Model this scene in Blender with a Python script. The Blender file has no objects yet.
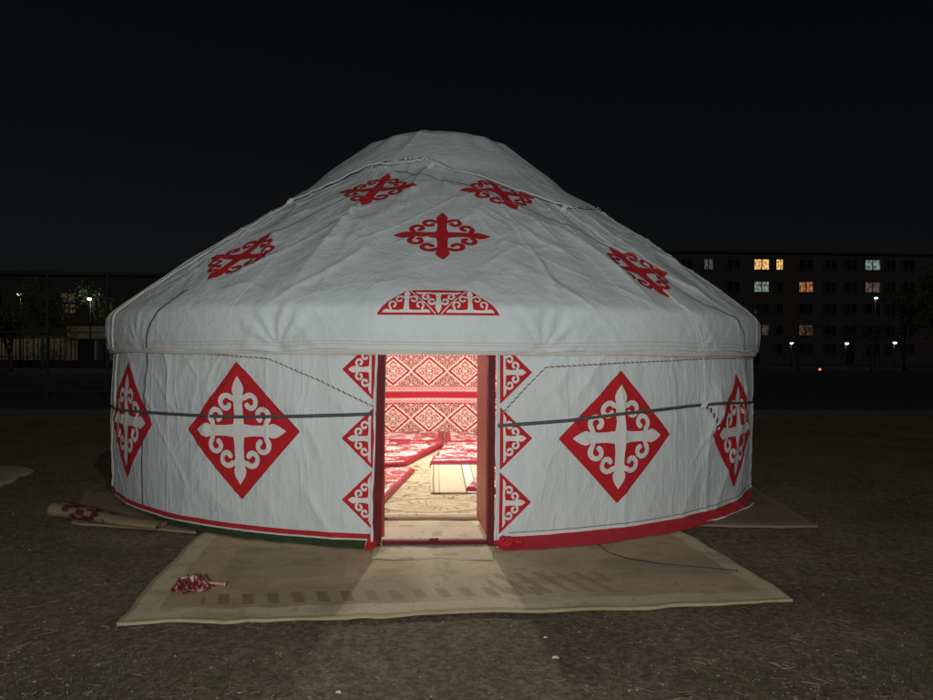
import bpy, bmesh, math, random
import numpy as np
from mathutils import Vector
from math import sin, cos, radians, pi, sqrt
C = bpy.context.scene
COL = C.collection
random.seed(7)

# ------------------------------------------------------------------ camera, sky, moon, exposure
H, DC, YAW, ROLL = 1.6, 9.634, radians(2.27), radians(0.3)
cd = bpy.data.cameras.new('camera'); cam = bpy.data.objects.new('camera', cd); COL.objects.link(cam)
cd.sensor_width = 36; cd.lens = 36 * 702 / 933; cd.clip_start = .05; cd.clip_end = 1500
cam.location = (0, -DC, H)
cam.rotation_mode = 'YXZ'
from mathutils import Matrix
cam.rotation_mode = 'XYZ'
cam.rotation_euler = (Matrix.Rotation(-YAW, 3, 'Z') @ Matrix.Rotation(pi / 2, 3, 'X') @ Matrix.Rotation(ROLL, 3, 'Z')).to_euler()
C.camera = cam

SUN_EL, SUN_AZ = radians(38), radians(152)          # a weak moon high behind the viewpoint
w = bpy.data.worlds.new('World'); C.world = w; w.use_nodes = True
nt = w.node_tree; bg = nt.nodes['Background']
sky = nt.nodes.new('ShaderNodeTexSky'); sky.sky_type = 'NISHITA'; sky.sun_disc = False
sky.sun_elevation = SUN_EL; sky.sun_rotation = SUN_AZ
hs = nt.nodes.new('ShaderNodeHueSaturation'); hs.inputs['Saturation'].default_value = .55
nt.links.new(sky.outputs[0], hs.inputs['Color']); nt.links.new(hs.outputs[0], bg.inputs['Color']); bg.inputs['Strength'].default_value = 0.0009
sd = bpy.data.lights.new('moon', 'SUN'); sun = bpy.data.objects.new('moon', sd); COL.objects.link(sun)
sd.energy = 0.20; sd.angle = radians(.5); sd.color = (1, .97, .92)
sv = Vector((sin(SUN_AZ) * cos(SUN_EL), cos(SUN_AZ) * cos(SUN_EL), sin(SUN_EL)))
sun.rotation_euler = sv.to_track_quat('Z', 'Y').to_euler()
C.view_settings.view_transform = 'Standard'; C.view_settings.look = 'None'
C.view_settings.gamma = 1; C.view_settings.exposure = 0; C.view_settings.use_curve_mapping = False
WORK_LIGHT, TENT_LAMP, STREET_LIGHT = 1500, 480, 80

def at(px, py, Z):                                  # a sight line's point at distance Z, as world metres
    u = (px - 466.5) / 702 * Z; v = -(py - 350) / 702 * Z
    return Vector((u * cos(YAW) + Z * sin(YAW), -u * sin(YAW) + Z * cos(YAW) - DC, v + H))

# ------------------------------------------------------------------ helpers
def tag(o, label=None, cat=None, group=None, kind=None):
    if label: o['label'] = label
    if cat: o['category'] = cat
    if group: o['group'] = group
    if kind: o['kind'] = kind
    return o
def empty(name, loc=(0, 0, 0), rz=0, label=None, cat=None, group=None):
    o = bpy.data.objects.new(name, None); COL.objects.link(o); o.location = loc; o.rotation_euler = (0, 0, rz)
    o.empty_display_size = .2
    return tag(o, label, cat, group)
def mesh(name, verts, faces, mats, parent=None, smooth=True, midx=None, col=None, uv=None):
    me = bpy.data.meshes.new(name)
    verts = np.asarray(verts, float)
    me.from_pydata(verts.tolist(), [], [list(map(int, f)) for f in faces])
    mats = mats if isinstance(mats, (list, tuple)) else [mats]
    for m in mats: me.materials.append(m)
    if smooth: me.polygons.foreach_set('use_smooth', [True] * len(me.polygons))
    if midx is not None: me.polygons.foreach_set('material_index', list(map(int, midx)))
    if col is not None:
        a = me.color_attributes.new('paint', 'FLOAT_COLOR', 'POINT')
        c = np.ones((len(verts), 4)); c[:, :3] = col
        a.data.foreach_set('color', c.ravel())
    me.update()
    o = bpy.data.objects.new(name, me); COL.objects.link(o)
    if parent: o.parent = parent
    return o
class MB:
    def __init__(s): s.v = []; s.f = []; s.m = []
    def add(s, v, f, m=0):
        b = len(s.v); s.v += [tuple(p) for p in v]; s.f += [[i + b for i in q] for q in f]; s.m += [m] * len(f); return s
    def box(s, c, d, m=0, rz=0, bev=0):
        cx, cy, cz = c; x, y, z = d[0] / 2, d[1] / 2, d[2] / 2
        co, si = cos(rz), sin(rz)
        if bev <= 0:
            P = [(-x, -y, -z), (x, -y, -z), (x, y, -z), (-x, y, -z), (-x, -y, z), (x, -y, z), (x, y, z), (-x, y, z)]
            F = [(0, 3, 2, 1), (4, 5, 6, 7), (0, 1, 5, 4), (1, 2, 6, 5), (2, 3, 7, 6), (3, 0, 4, 7)]
        else:
            bm = bmesh.new(); bmesh.ops.create_cube(bm, size=1)
            bmesh.ops.scale(bm, vec=(2 * x, 2 * y, 2 * z), verts=bm.verts)
            bmesh.ops.bevel(bm, geom=list(bm.edges), offset=bev, segments=2, affect='EDGES', profile=.5)
            bm.verts.index_update(); P = [tuple(v.co) for v in bm.verts]; F = [[v.index for v in f.verts] for f in bm.faces]; bm.free()
        return s.add([(cx + a * co - b * si, cy + a * si + b * co, cz + q) for a, b, q in P], F, m)
    def tube(s, pts, r, n=6, m=0, cap=True):
        pts = [Vector(p) for p in pts]; rs = r if isinstance(r, (list, tuple)) else [r] * len(pts)
        V = []; F = []; ref = None
        for i, p in enumerate(pts):
            t = (pts[min(i + 1, len(pts) - 1)] - pts[max(i - 1, 0)])
            t = t.normalized() if t.length > 1e-9 else Vector((0, 0, 1))
            if ref is None: ref = Vector((0, 0, 1)) if abs(t.z) < .9 else Vector((1, 0, 0))
            a = (ref - t * ref.dot(t)).normalized(); b = t.cross(a); ref = a
            for k in range(n):
                V.append(p + (a * cos(2 * pi * k / n) + b * sin(2 * pi * k / n)) * rs[i])
        for i in range(len(pts) - 1):
            for k in range(n):
                F.append((i * n + k, i * n + (k + 1) % n, (i + 1) * n + (k + 1) % n, (i + 1) * n + k))
        if cap: F += [tuple(range(n - 1, -1, -1)), tuple((len(pts) - 1) * n + k for k in range(n))]
        return s.add(V, F, m)
    def lathe(s, c, prof, n=20, m=0):
        V = [(c[0] + r * cos(2 * pi * k / n), c[1] + r * sin(2 * pi * k / n), c[2] + z) for r, z in prof for k in range(n)]
        F = [(i * n + k, i * n + (k + 1) % n, (i + 1) * n + (k + 1) % n, (i + 1) * n + k) for i in range(len(prof) - 1) for k in range(n)]
        return s.add(V, F, m)
    def build(s, name, mats, parent=None, smooth=False): return mesh(name, s.v, s.f, mats, parent, smooth, s.m)
def grid_faces(nu, nv, closed=False):
    F = []
    for j in range(nv - 1):
        for i in range(nu - 1 + (1 if closed else 0)):
            a = j * nu + i; b = j * nu + (i + 1) % nu
            F.append((a, b, b + nu, a + nu))
    return F
_tabs = {}
def vn(x, y, seed=0):                               # value noise 0..1
    if seed not in _tabs: _tabs[seed] = np.random.RandomState(seed + 11).rand(256, 256)
    T = _tabs[seed]; x = np.asarray(x, float); y = np.asarray(y, float)
    xi = np.floor(x).astype(int); yi = np.floor(y).astype(int); fx = x - xi; fy = y - yi
    fx = fx * fx * fx * (fx * (fx * 6 - 15) + 10); fy = fy * fy * fy * (fy * (fy * 6 - 15) + 10)
    a = T[xi & 255, yi & 255]; b = T[(xi + 1) & 255, yi & 255]; c = T[xi & 255, (yi + 1) & 255]; d = T[(xi + 1) & 255, (yi + 1) & 255]
    return (a * (1 - fx) + b * fx) * (1 - fy) + (c * (1 - fx) + d * fx) * fy
def fbm(x, y, seed=0, n=4):
    t = 0; a = .5; s = 0
    for i in range(n):
        t = t + a * vn(x * 2 ** i, y * 2 ** i, seed + i); s += a; a *= .5
    return t / s
def ridge(x, y, seed=0): return 1 - np.abs(2 * vn(x, y, seed) - 1)
def sstep(a, b, x):
    t = np.clip((x - a) / (b - a), 0, 1); return t * t * (3 - 2 * t)

# ------------------------------------------------------------------ materials
def mat(name, col, rough=.8, var=.0, scale=8, bump=0, bscale=40, metal=0, paint=False, emit=None, estr=1, stretch=None, spec=.5, crease=0, stain=0):
    m = bpy.data.materials.new(name); m.use_nodes = True; t = m.node_tree; b = t.nodes['Principled BSDF']
    b.inputs['Roughness'].default_value = rough; b.inputs['Metallic'].default_value = metal
    b.inputs['Specular IOR Level'].default_value = spec
    tc = t.nodes.new('ShaderNodeTexCoord'); src = tc.outputs['Object']
    if stretch:
        mp = t.nodes.new('ShaderNodeMapping'); mp.inputs['Scale'].default_value = stretch
        t.links.new(src, mp.inputs[0]); src = mp.outputs[0]
    cs = None
    if paint:
        at_ = t.nodes.new('ShaderNodeVertexColor'); at_.layer_name = 'paint'; cs = at_.outputs[0]
    if var > 0:
        n = t.nodes.new('ShaderNodeTexNoise'); n.inputs['Scale'].default_value = scale; n.inputs['Detail'].default_value = 6
        n.inputs['Roughness'].default_value = .65
        t.links.new(src, n.inputs['Vector'])
        r = t.nodes.new('ShaderNodeMapRange'); r.inputs[1].default_value = .3; r.inputs[2].default_value = .7
        r.inputs[3].default_value = 1 - var; r.inputs[4].default_value = 1 + var * .5
        t.links.new(n.outputs[0], r.inputs[0])
        mx = t.nodes.new('ShaderNodeMix'); mx.data_type = 'RGBA'; mx.blend_type = 'MULTIPLY'; mx.inputs[0].default_value = 1
        if cs: t.links.new(cs, mx.inputs[6])
        else: mx.inputs[6].default_value = (*col, 1)
        t.links.new(r.outputs[0], mx.inputs[7]); cs = mx.outputs[2]
    if stain:
        n3 = t.nodes.new('ShaderNodeTexNoise'); n3.inputs['Scale'].default_value = 1.15; n3.inputs['Detail'].default_value = 7; n3.inputs['Roughness'].default_value = .7
        t.links.new(src, n3.inputs['Vector'])
        r3 = t.nodes.new('ShaderNodeMapRange'); r3.inputs[1].default_value = .60; r3.inputs[2].default_value = .76
        r3.inputs[3].default_value = 0; r3.inputs[4].default_value = stain; t.links.new(n3.outputs[0], r3.inputs[0])
        m3 = t.nodes.new('ShaderNodeMix'); m3.data_type = 'RGBA'; t.links.new(r3.outputs[0], m3.inputs[0]); t.links.new(cs, m3.inputs[6]); m3.inputs[7].default_value = (.34, .32, .27, 1); cs = m3.outputs[2]
    if cs: t.links.new(cs, b.inputs['Base Color'])
    else: b.inputs['Base Color'].default_value = (*col, 1)
    if bump:
        n2 = t.nodes.new('ShaderNodeTexNoise'); n2.inputs['Scale'].default_value = bscale; n2.inputs['Detail'].default_value = 5
        t.links.new(src, n2.inputs['Vector'])
        bp = t.nodes.new('ShaderNodeBump'); bp.inputs['Strength'].default_value = bump; bp.inputs['Distance'].default_value = .02
        hgt = n2.outputs[0]
        for sc, am in ((2.3, 1.0), (5.5, .5)) if crease else ():
            n4 = t.nodes.new('ShaderNodeTexNoise'); n4.inputs['Scale'].default_value = sc; n4.inputs['Detail'].default_value = 1.5; n4.inputs['Distortion'].default_value = .6
            t.links.new(src, n4.inputs['Vector'])
            a1 = t.nodes.new('ShaderNodeMath'); a1.operation = 'SUBTRACT'; a1.inputs[1].default_value = .5; t.links.new(n4.outputs[0], a1.inputs[0])
            a2 = t.nodes.new('ShaderNodeMath'); a2.operation = 'ABSOLUTE'; t.links.new(a1.outputs[0], a2.inputs[0])
            a3 = t.nodes.new('ShaderNodeMapRange'); a3.interpolation_type = 'SMOOTHSTEP'; a3.inputs[1].default_value = 0; a3.inputs[2].default_value = .055; a3.inputs[3].default_value = crease * am; a3.inputs[4].default_value = 0
            t.links.new(a2.outputs[0], a3.inputs[0])
            a4 = t.nodes.new('ShaderNodeMath'); t.links.new(hgt, a4.inputs[0]); t.links.new(a3.outputs[0], a4.inputs[1]); hgt = a4.outputs[0]
        t.links.new(hgt, bp.inputs['Height']); t.links.new(bp.outputs[0], b.inputs['Normal'])
    if emit:
        b.inputs['Emission Color'].default_value = (*emit, 1); b.inputs['Emission Strength'].default_value = estr
    return m
M = {}
M['felt'] = mat('white_canvas', (.57, .635, .65), .66, .10, 2.2, .55, 10, spec=.4, crease=.17, stain=.35)
M['felt_wall'] = mat('white_wall_canvas', (.575, .635, .64), .70, .10, 2.2, .5, 12, spec=.4, stretch=(1.4, 1.4, .45), crease=.28, stain=.35)
M['felt_hem'] = mat('cream_canvas_edge', (.60, .58, .52), .8, .12, 5, .3, 14)
M['red'] = mat('red_felt', (.47, .015, .022), .85, .12, 14, .25, 60, spec=.3)
M['red_hem'] = mat('red_hem_cloth', (.43, .012, .024), .8, .2, 8, .4, 25)
M['orn'] = mat('white_felt_ornament', (.66, .66, .64), .85, .1, 14, .2, 60, spec=.3)
M['green'] = mat('green_cloth', (.020, .050, .012), .8, .35, 9, .5, 20)
M['strap'] = mat('grey_webbing', (.085, .082, .085), .7, .2, 30)
M['cord'] = mat('dark_cord', (.15, .15, .16), .8, .2, 30)
M['rope_w'] = mat('white_rope', (.62, .60, .57), .85, .2, 30)
M['rope_d'] = mat('dark_red_rope', (.07, .02, .03), .85, .2, 30)
M['door'] = mat('varnished_red_wood', (.40, .055, .038), .40, .3, 4, .2, 12, stretch=(6, 6, .5))
M['frame'] = mat('dark_red_paint', (.115, .008, .012), .7, .25, 9, .2, 20, spec=.25)
M['lining'] = mat('woven_wall_cloth', (1, 1, 1), .9, .06, 30, .2, 120, paint=True)
M['rug'] = mat('woven_rug', (1, 1, 1), .95, .10, 40, .35, 150, paint=True, spec=.2)
M['quilt'] = mat('satin_quilt', (1, 1, 1), .35, .08, 14, .35, 16, paint=True)
M['metal'] = mat('dark_green_metal', (.045, .065, .055), .5, .2, 5, metal=.3)
M['black'] = mat('black_plastic', (.02, .02, .02), .5, .2, 5)
M['kerb'] = mat('concrete_kerb', (.05, .048, .044), .9, .25, 3, .4, 30)
M['court'] = mat('dark_asphalt', (.022, .022, .021), .92, .35, .8, .5, 60)
M['brick'] = mat('brown_brick', (.062, .050, .042), .9, .25, 1.5, .3, 8)
M['bframe'] = mat('pale_window_frame', (.055, .048, .042), .6, .1, 5)
M['glass'] = mat('dark_window_glass', (.012, .014, .016), .12, .2, 2)
M['plaster'] = mat('yellow_beige_plaster', (.40, .34, .20), .9, .25, 1.2, .3, 10)
M['roofing'] = mat('dark_roofing', (.05, .05, .05), .9, .2, 4)
M['bark'] = mat('bark', (.07, .055, .04), .95, .35, 8, .8, 20)
M['leaf'] = mat('dark_leaf', (.045, .085, .025), .7, .5, 1.3)
M['leaf2'] = mat('brown_leaf', (.05, .055, .03), .7, .5, 1.3)
M['lampw'] = mat('lit_white_lamp', (.8, .8, .8), .4, emit=(.88, .94, 1), estr=6)
M['lampy'] = mat('lit_warm_lamp', (.8, .8, .8), .4, emit=(1, .72, .36), estr=3)
M['bulb'] = mat('lit_bulb', (.9, .9, .9), .4, emit=(1, .95, .86), estr=20)
M['redlamp'] = mat('lit_red_lamp', (.6, .05, .03), .4, emit=(1, .12, .06), estr=2.5)
def lit(name, c1, c2, s):                            # a lit pane: curtain folds and furniture behind it
    m = bpy.data.materials.new(name); m.use_nodes = True; t = m.node_tree; b = t.nodes['Principled BSDF']
    b.inputs['Base Color'].default_value = (.05, .05, .05, 1); b.inputs['Roughness'].default_value = .2
    tc = t.nodes.new('ShaderNodeTexCoord'); mp = t.nodes.new('ShaderNodeMapping'); mp.inputs['Scale'].default_value = (2.6, 1, 1.3)
    t.links.new(tc.outputs['Object'], mp.inputs[0])
    n = t.nodes.new('ShaderNodeTexNoise'); n.inputs['Scale'].default_value = 1.6; n.inputs['Detail'].default_value = 3
    t.links.new(mp.outputs[0], n.inputs['Vector'])
    r = t.nodes.new('ShaderNodeValToRGB'); r.color_ramp.elements[0].position = .38; r.color_ramp.elements[1].position = .6
    r.color_ramp.elements[0].color = (*c1, 1); r.color_ramp.elements[1].color = (*c2, 1)
    t.links.new(n.outputs[0], r.inputs[0]); t.links.new(r.outputs[0], b.inputs['Emission Color'])
    b.inputs['Emission Strength'].default_value = s
    return m
LIT = {'warm': lit('lit_warm_pane', (.25, .10, .02), (1, .62, .22), 1.15), 'green': lit('lit_pale_green_pane', (.05, .08, .06), (.55, .72, .55), .42),
       'orange': lit('lit_orange_pane', (.12, .03, .008), (.8, .32, .10), .5), 'grey': lit('lit_grey_pane', (.02, .02, .02), (.30, .30, .32), .28),
       'pink': lit('lit_dim_pink_pane', (.03, .02, .02), (.42, .26, .24), .28), 'dim': lit('lit_dim_orange_pane', (.01, .008, .004), (.28, .17, .09), .28)}

def soil_mat():
    m = bpy.data.materials.new('trodden_soil'); m.use_nodes = True; t = m.node_tree; b = t.nodes['Principled BSDF']; L = t.links.new
    b.inputs['Roughness'].default_value = .95; b.inputs['Specular IOR Level'].default_value = .15
    tc = t.nodes.new('ShaderNodeTexCoord')
    def noise(sc, det=6, ro=.6):
        n = t.nodes.new('ShaderNodeTexNoise'); n.inputs['Scale'].default_value = sc; n.inputs['Detail'].default_value = det; n.inputs['Roughness'].default_value = ro
        L(tc.outputs['Object'], n.inputs['Vector']); return n.outputs[0]
    def ramp(src, *st):
        r = t.nodes.new('ShaderNodeValToRGB'); e = r.color_ramp.elements
        while len(e) < len(st): e.new(.5)
        for x, (p, c) in zip(e, st): x.position = p; x.color = (*c, 1)
        L(src, r.inputs[0]); return r.outputs[0]
    def mix(f, a, c, mode='MIX'):
        x = t.nodes.new('ShaderNodeMix'); x.data_type = 'RGBA'; x.blend_type = mode
        if hasattr(f, 'is_linked'): L(f, x.inputs[0])
        else: x.inputs[0].default_value = f
        L(a, x.inputs[6]); L(c, x.inputs[7]); return x.outputs[2]
    base = ramp(noise(.9), (.3, (.116, .096, .064)), (.7, (.190, .160, .108)))
    grit = ramp(noise(26, 8, .75), (.34, (.30, .30, .30)), (.5, (.95, .95, .95)), (.66, (1.9, 1.85, 1.7)))
    c = mix(.85, base, grit, 'MULTIPLY')
    gm = ramp(noise(1.7, 5), (.56, (0, 0, 0)), (.70, (.55, .55, .55)))
    gcol = ramp(noise(40, 4), (.3, (.045, .055, .020)), (.7, (.110, .120, .050)))
    c = mix(gm, c, gcol)
    L(c, b.inputs['Base Color'])
    bp = t.nodes.new('ShaderNodeBump'); bp.inputs['Strength'].default_value = .8; bp.inputs['Distance'].default_value = .03
    L(noise(34, 8, .75), bp.inputs['Height']); L(bp.outputs[0], b.inputs['Normal'])
    return m
M['soil'] = soil_mat()

# ------------------------------------------------------------------ the setting: ground, court, kerb
def ground_z(x, y):
    near = np.exp(-((np.hypot(x, y + 5) / 9) ** 2))
    return -.004 - near * (.018 * fbm(x * 2.3 + 9, y * 2.3 + 5, 3) + .010 * vn(x * 9, y * 9, 8))
g = np.linspace(-1, 1, 340); gs = np.sign(g) * (14 * np.abs(g) + 586 * np.abs(g) ** 9)
X, Y = np.meshgrid(gs, gs - 4)
mesh('ground', np.stack([X, Y, ground_z(X, Y)], -1).reshape(-1, 3), grid_faces(340, 340), M['soil'])['kind'] = 'structure'
b = MB(); b.box((0, 57.0, -.045), (160, 98.6, .1)); b.build('sports_court', M['court'])['kind'] = 'structure'
b = MB(); b.box((-.0, 7.62, .03), (120, .14, .22), bev=.015); b.build('kerb', M['kerb'])['kind'] = 'structure'

# ------------------------------------------------------------------ the yurt's surfaces
ROOF = np.array([(4.05, 1.60), (4.065, 1.75), (4.06, 1.93), (4.03, 1.975), (3.93, 2.065), (3.5, 2.395), (2.9, 2.83), (2.3, 3.24), (1.7, 3.62), (1.2, 3.92), (.9, 4.1)])
WALL = np.array([(3.96, 0.0), (3.99, .5), (4.0, 1.0), (3.98, 1.62), (3.97, 1.9)])
def smooth_prof(pl, n=400):
    d = np.r_[0, np.cumsum(np.hypot(*np.diff(pl, axis=0).T))]; s = np.linspace(0, d[-1], n)
    r = np.interp(s, d, pl[:, 0]); z = np.interp(s, d, pl[:, 1]); k = np.hanning(9); k /= k.sum()
    for a in (r, z):
        e = np.r_[2 * a[0] - a[4:0:-1], a, 2 * a[-1] - a[-2:-6:-1]]; a[:] = np.convolve(e, k, 'valid')
    return s, r, z
RS, RR, RZ = smooth_prof(ROOF)
DRR, DRZ = np.gradient(RR, RS), np.gradient(RZ, RS)
D = radians
PINCH = [(D(-19), .02, 1.), (D(12), .0, .9), (D(-44), .0, .5), (D(36), .0, .3), (D(66), .0, .5), (D(-63), .02, .9)]
def girth_z(th):
    t = np.degrees(th)
    return np.where(t < 0, np.interp(t, [-100, -57, -44, -25, -7], [.96, .97, 1.0, 1.025, 1.084]), np.interp(t, [7, 15, 23, 35, 43, 59, 100], [.99, 1.02, 1.063, 1.095, 1.10, 1.04, 1.0]))
def wall_d(th, z):
    x = th * 4
    d = .045 * (fbm(x * .7 + 3, z * .5, 21, 2) - .5)
    edge = np.clip((np.abs(th) - .13) / .12, .15, 1)
    wob = .22 * vn(x * .8, z * 1.6, 31)
    d = d + edge * .018 * ridge(x * 1.9 + wob * 2.0 + .15 * z, z * .30, 22) ** 7 * sstep(.35, .6, vn(x * .6 + 7, z * .7 + 3, 26))
    q = x * .80 + z * .60; p = -x * .60 + z * .80
    d = d + edge * .020 * ridge(q * 2.4, p * .55, 23) ** 5 * sstep(.45, .7, vn(x * .9, z * 1.1, 27))
    q = x * .80 - z * .60; p = x * .60 + z * .80
    d = d + edge * .020 * ridge(q * 2.4, p * .55, 24) ** 5 * sstep(.45, .7, vn(x * .9 + 40, z * 1.1, 28))
    d = d + .007 * (fbm(x * 5, z * 4, 25, 3) - .5)
    d = d + edge * .009 * ridge(x * 4.6 + .5 * wob + .1 * z, z * .35, 32) ** 4 * sstep(.42, .7, vn(x * .5 + 2, z * .6 + 5, 33))
    for sg, sd in ((1, 34), (-1, 36)):
        q = x * .70 + sg * z * .71; p = -sg * x * .71 + z * .70
        d = d + edge * .010 * ridge(q * 4.4 + 2 * wob, p * .8, sd) ** 9 * sstep(.5, .7, vn(x * 1.1 + 13, z * 1.2, sd + 1))
    d = d - .012 * np.exp(-((z - girth_z(th)) / .07) ** 2)
    return d
def wall_bottom(th): return np.where(th < 0, .060, .070)
def Pw(th, z, off=0.):
    th = np.asarray(th, float); z = np.asarray(z, float)
    r = np.interp(z, WALL[:, 1], WALL[:, 0]) + wall_d(th, z) * sstep(1.80, 1.55, z) + off
    return np.stack([r * np.sin(th), -r * np.cos(th), z + 0 * r], -1)
def roof_d(th, s):
    r = np.interp(s, RS, RR); x = th * 3.6
    up = sstep(.32, .75, s)
    n = 46; sag = -.014 * (np.cos(th * n) * .5 + .5) * up * np.clip(r / 4, .4, 1) * (.3 + vn(x * .7, s * .8, 51))
    wob = .35 * vn(x * .7, s * 1.2, 41)
    d = sag + .03 * (fbm(x * .6 + 1, s * .6, 42, 2) - .5)
    d = d + up * .030 * ridge(x * 1.3 + wob, s * .35, 43) ** 6 * sstep(.4, .6, vn(x * .6, s * .6 + 9, 44))
    for sg, sd in ((1, 45), (-1, 46)):
        q = x * .82 + sg * s * .57; p = -sg * x * .57 + s * .82
        d = d + (.35 + .65 * up) * .022 * ridge(q * 2.1 + .3 * wob, p * .5, sd) ** 6 * sstep(.42, .62, vn(x * .8, s * .8, sd + 4))
    d = d + .009 * (fbm(x * 4, s * 3, 49, 3) - .5)
    d = d + up * .012 * ridge(x * 3.6 + wob, s * .5, 53) ** 8 * sstep(.35, .6, vn(x * .8 + 5, s * .8, 54))
    for sg, sd in ((1, 55), (-1, 57), (.35, 59)):
        l = math.hypot(1, sg); q = (x + sg * s) / l; p = (-sg * x + s) / l
        d = d + (.3 + .7 * up) * .013 * ridge(q * 4.2 + .8 * wob, p * .9, sd) ** 9 * sstep(.46, .66, vn(x * 1.1 + sd, s * 1.1, sd + 1))
    for t0, s0, st in PINCH:
        a = (th - t0) * 4.05; bb = s - s0; rho = np.hypot(a, bb); ph = np.arctan2(a, np.abs(bb) + 1e-6)
        d = d - st * .040 * np.exp(-(rho / .085) ** 2) * .8
        d = d + st * .0085 * np.exp(-((rho - .22) / .17) ** 2) * np.cos(ph * 11 + t0 * 9 + 2 * vn(rho * 6, ph * 2, 62)) * np.clip(rho / .06, 0, 1)
    return d
def Pr(th, s, off=0.):
    th = np.asarray(th, float); s = np.asarray(s, float)
    r = np.interp(s, RS, RR); z = np.interp(s, RS, RZ); dr = np.interp(s, RS, DRR); dz = np.interp(s, RS, DRZ)
    l = np.hypot(dr, dz); o = roof_d(th, s) + off
    r = r + o * dz / l; z = z - o * dr / l
    z = z + np.exp(-(s / .12) ** 2) * (.018 * (vn(th * 9, s * 0, 61) - .5) + sum(.022 * np.exp(-(((th - t0) * 4.05) / .22) ** 2) * -st for t0, _, st in PINCH))
    return np.stack([r * np.sin(th), -r * np.cos(th), z], -1)
def patch(name, F, us, vs, m, parent, off=0., closed=False):
    U, V = np.meshgrid(us, vs)
    return mesh(name, F(U, V, off).reshape(-1, 3), grid_faces(len(us), len(vs), closed), m, parent)
def dense(a, b, fr=D(82)):                            # close spacing where it faces the open ground
    t = np.r_[np.arange(a, -fr, .03), np.arange(max(a, -fr), min(b, fr), .0036), np.arange(fr, b, .03), b]
    return np.unique(t[(t >= a) & (t <= b)])

yurt = empty('yurt', (0, 0, 0), 0, 'large white canvas yurt with red appliqué ornaments and a lit open doorway', 'yurt')
DW = .118
tw = np.r_[dense(DW, pi)]; tw2 = -dense(.124, pi)[::-1]
th_all = np.r_[tw, 2 * pi + tw2[1:]]                  # doorway edge round the back to the other edge
def Pw_wrap(th, v, off=0.):
    t = np.where(th > pi, th - 2 * pi, th)
    zb = wall_bottom(t); return Pw(t, zb + v * (1.86 - zb), off)
patch('wall_cover', Pw_wrap, th_all, np.linspace(0, 1, 110), M['felt_wall'], yurt)
tr = np.r_[np.arange(-pi, -D(88), .03), np.arange(-D(88), D(88), .0040), np.arange(D(88), pi, .03)]
patch('roof_cover', Pr, tr, np.r_[np.arange(0, .6, .014), np.arange(.6, RS[-1], .022)], M['felt'], yurt, closed=True)
# narrow edge band peeping out under the roof skirt
U, V = np.meshgrid(tr, np.linspace(0, 1, 5))
rr = 4.02 + .012 * vn(U * 14, V * 2, 71) + .010 * np.sin(V * 3); zz = 1.565 - .02 * vn(U * 5, 0 * V, 72) + V * .07
mesh('eave_band', np.stack([rr * np.sin(U), -rr * np.cos(U), zz], -1).reshape(-1, 3), grid_faces(len(tr), 5, True), M['felt_hem'], yurt)

# crown cover: a square of canvas tied down over the smoke ring
CRS = [(-180, 3.2), (-140, 2.5), (-95, 3.2), (-51, 2.66), (-33, 3.30), (-20, 3.38), (-6, 3.40), (0, 3.32), (11, 3.05), (19, 2.83), (27, 2.54), (35, 2.30), (50, 2.55), (75, 2.75), (90, 3.15), (135, 2.5), (180, 3.2)]
def crown_edge(th): return np.interp(np.degrees((th + pi) % (2 * pi) - pi), [a for a, _ in CRS], [b for _, b in CRS])
CP = np.array([(1.75, 3.66), (1.45, 3.90), (1.2, 4.11), (1.0, 4.275), (.7, 4.385), (.4, 4.435), (.0, 4.445)])[::-1]
tc_ = np.linspace(-pi, pi, 420)[:-1]; vv = np.linspace(0, 1, 70)
U, V = np.meshgrid(tc_, vv)
se = crown_edge(U); re = np.interp(se, RS, RR); R_ = np.maximum(V, .004) * (re + .0)
zd = np.interp(R_, CP[:, 0], CP[:, 1]); ssurf = np.interp(-R_, -RR, RS); zr = np.interp(ssurf, RS, RZ)
ud = np.degrees(U); lift = .034 + .050 * sstep(-45, -30, ud) * sstep(2, -8, ud) + .02 * sstep(25, 33, ud) * sstep(45, 36, ud)
Proof = Pr(U, ssurf, lift)
zlow = Proof[..., 2]
Z_ = np.where(R_ > 1.0, np.maximum(zlow, zd * sstep(1.85, 1.55, R_) + zlow * (1 - sstep(1.85, 1.55, R_))), zd)
Z_ = Z_ + .030 * ridge(U * 2.6 + .3 * V, V * .7, 81) ** 5 * sstep(.3, .6, V) * sstep(1.02, .8, V) + .02 * (fbm(U * 3, V * 4, 82, 3) - .5) * sstep(0, .3, V)
Z_ = Z_ - .05 * sstep(.75, 1.05, R_) * (1 - sstep(1.05, 1.5, R_)) * (.5 + .5 * np.cos(U * 16)) * .6
Z_ = np.maximum(Z_, zlow + .004)
mesh('crown_cover', np.stack([R_ * np.sin(U), -R_ * np.cos(U), Z_], -1).reshape(-1, 3), grid_faces(len(tc_), 70, True), M['felt'], yurt)

t = np.linspace(-pi, pi, 500); b = MB(); ls = np.interp(crown_edge(t), RS, RR)
ud = np.degrees(t); lf = .026 + .046 * sstep(-45, -30, ud) * sstep(2, -8, ud) + .02 * sstep(25, 33, ud) * sstep(45, 36, ud)
b.tube(Pr(t, crown_edge(t) - .004, lf), .008, 6); b.build('crown_hem', M['felt_wall'], yurt, True)

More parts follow.
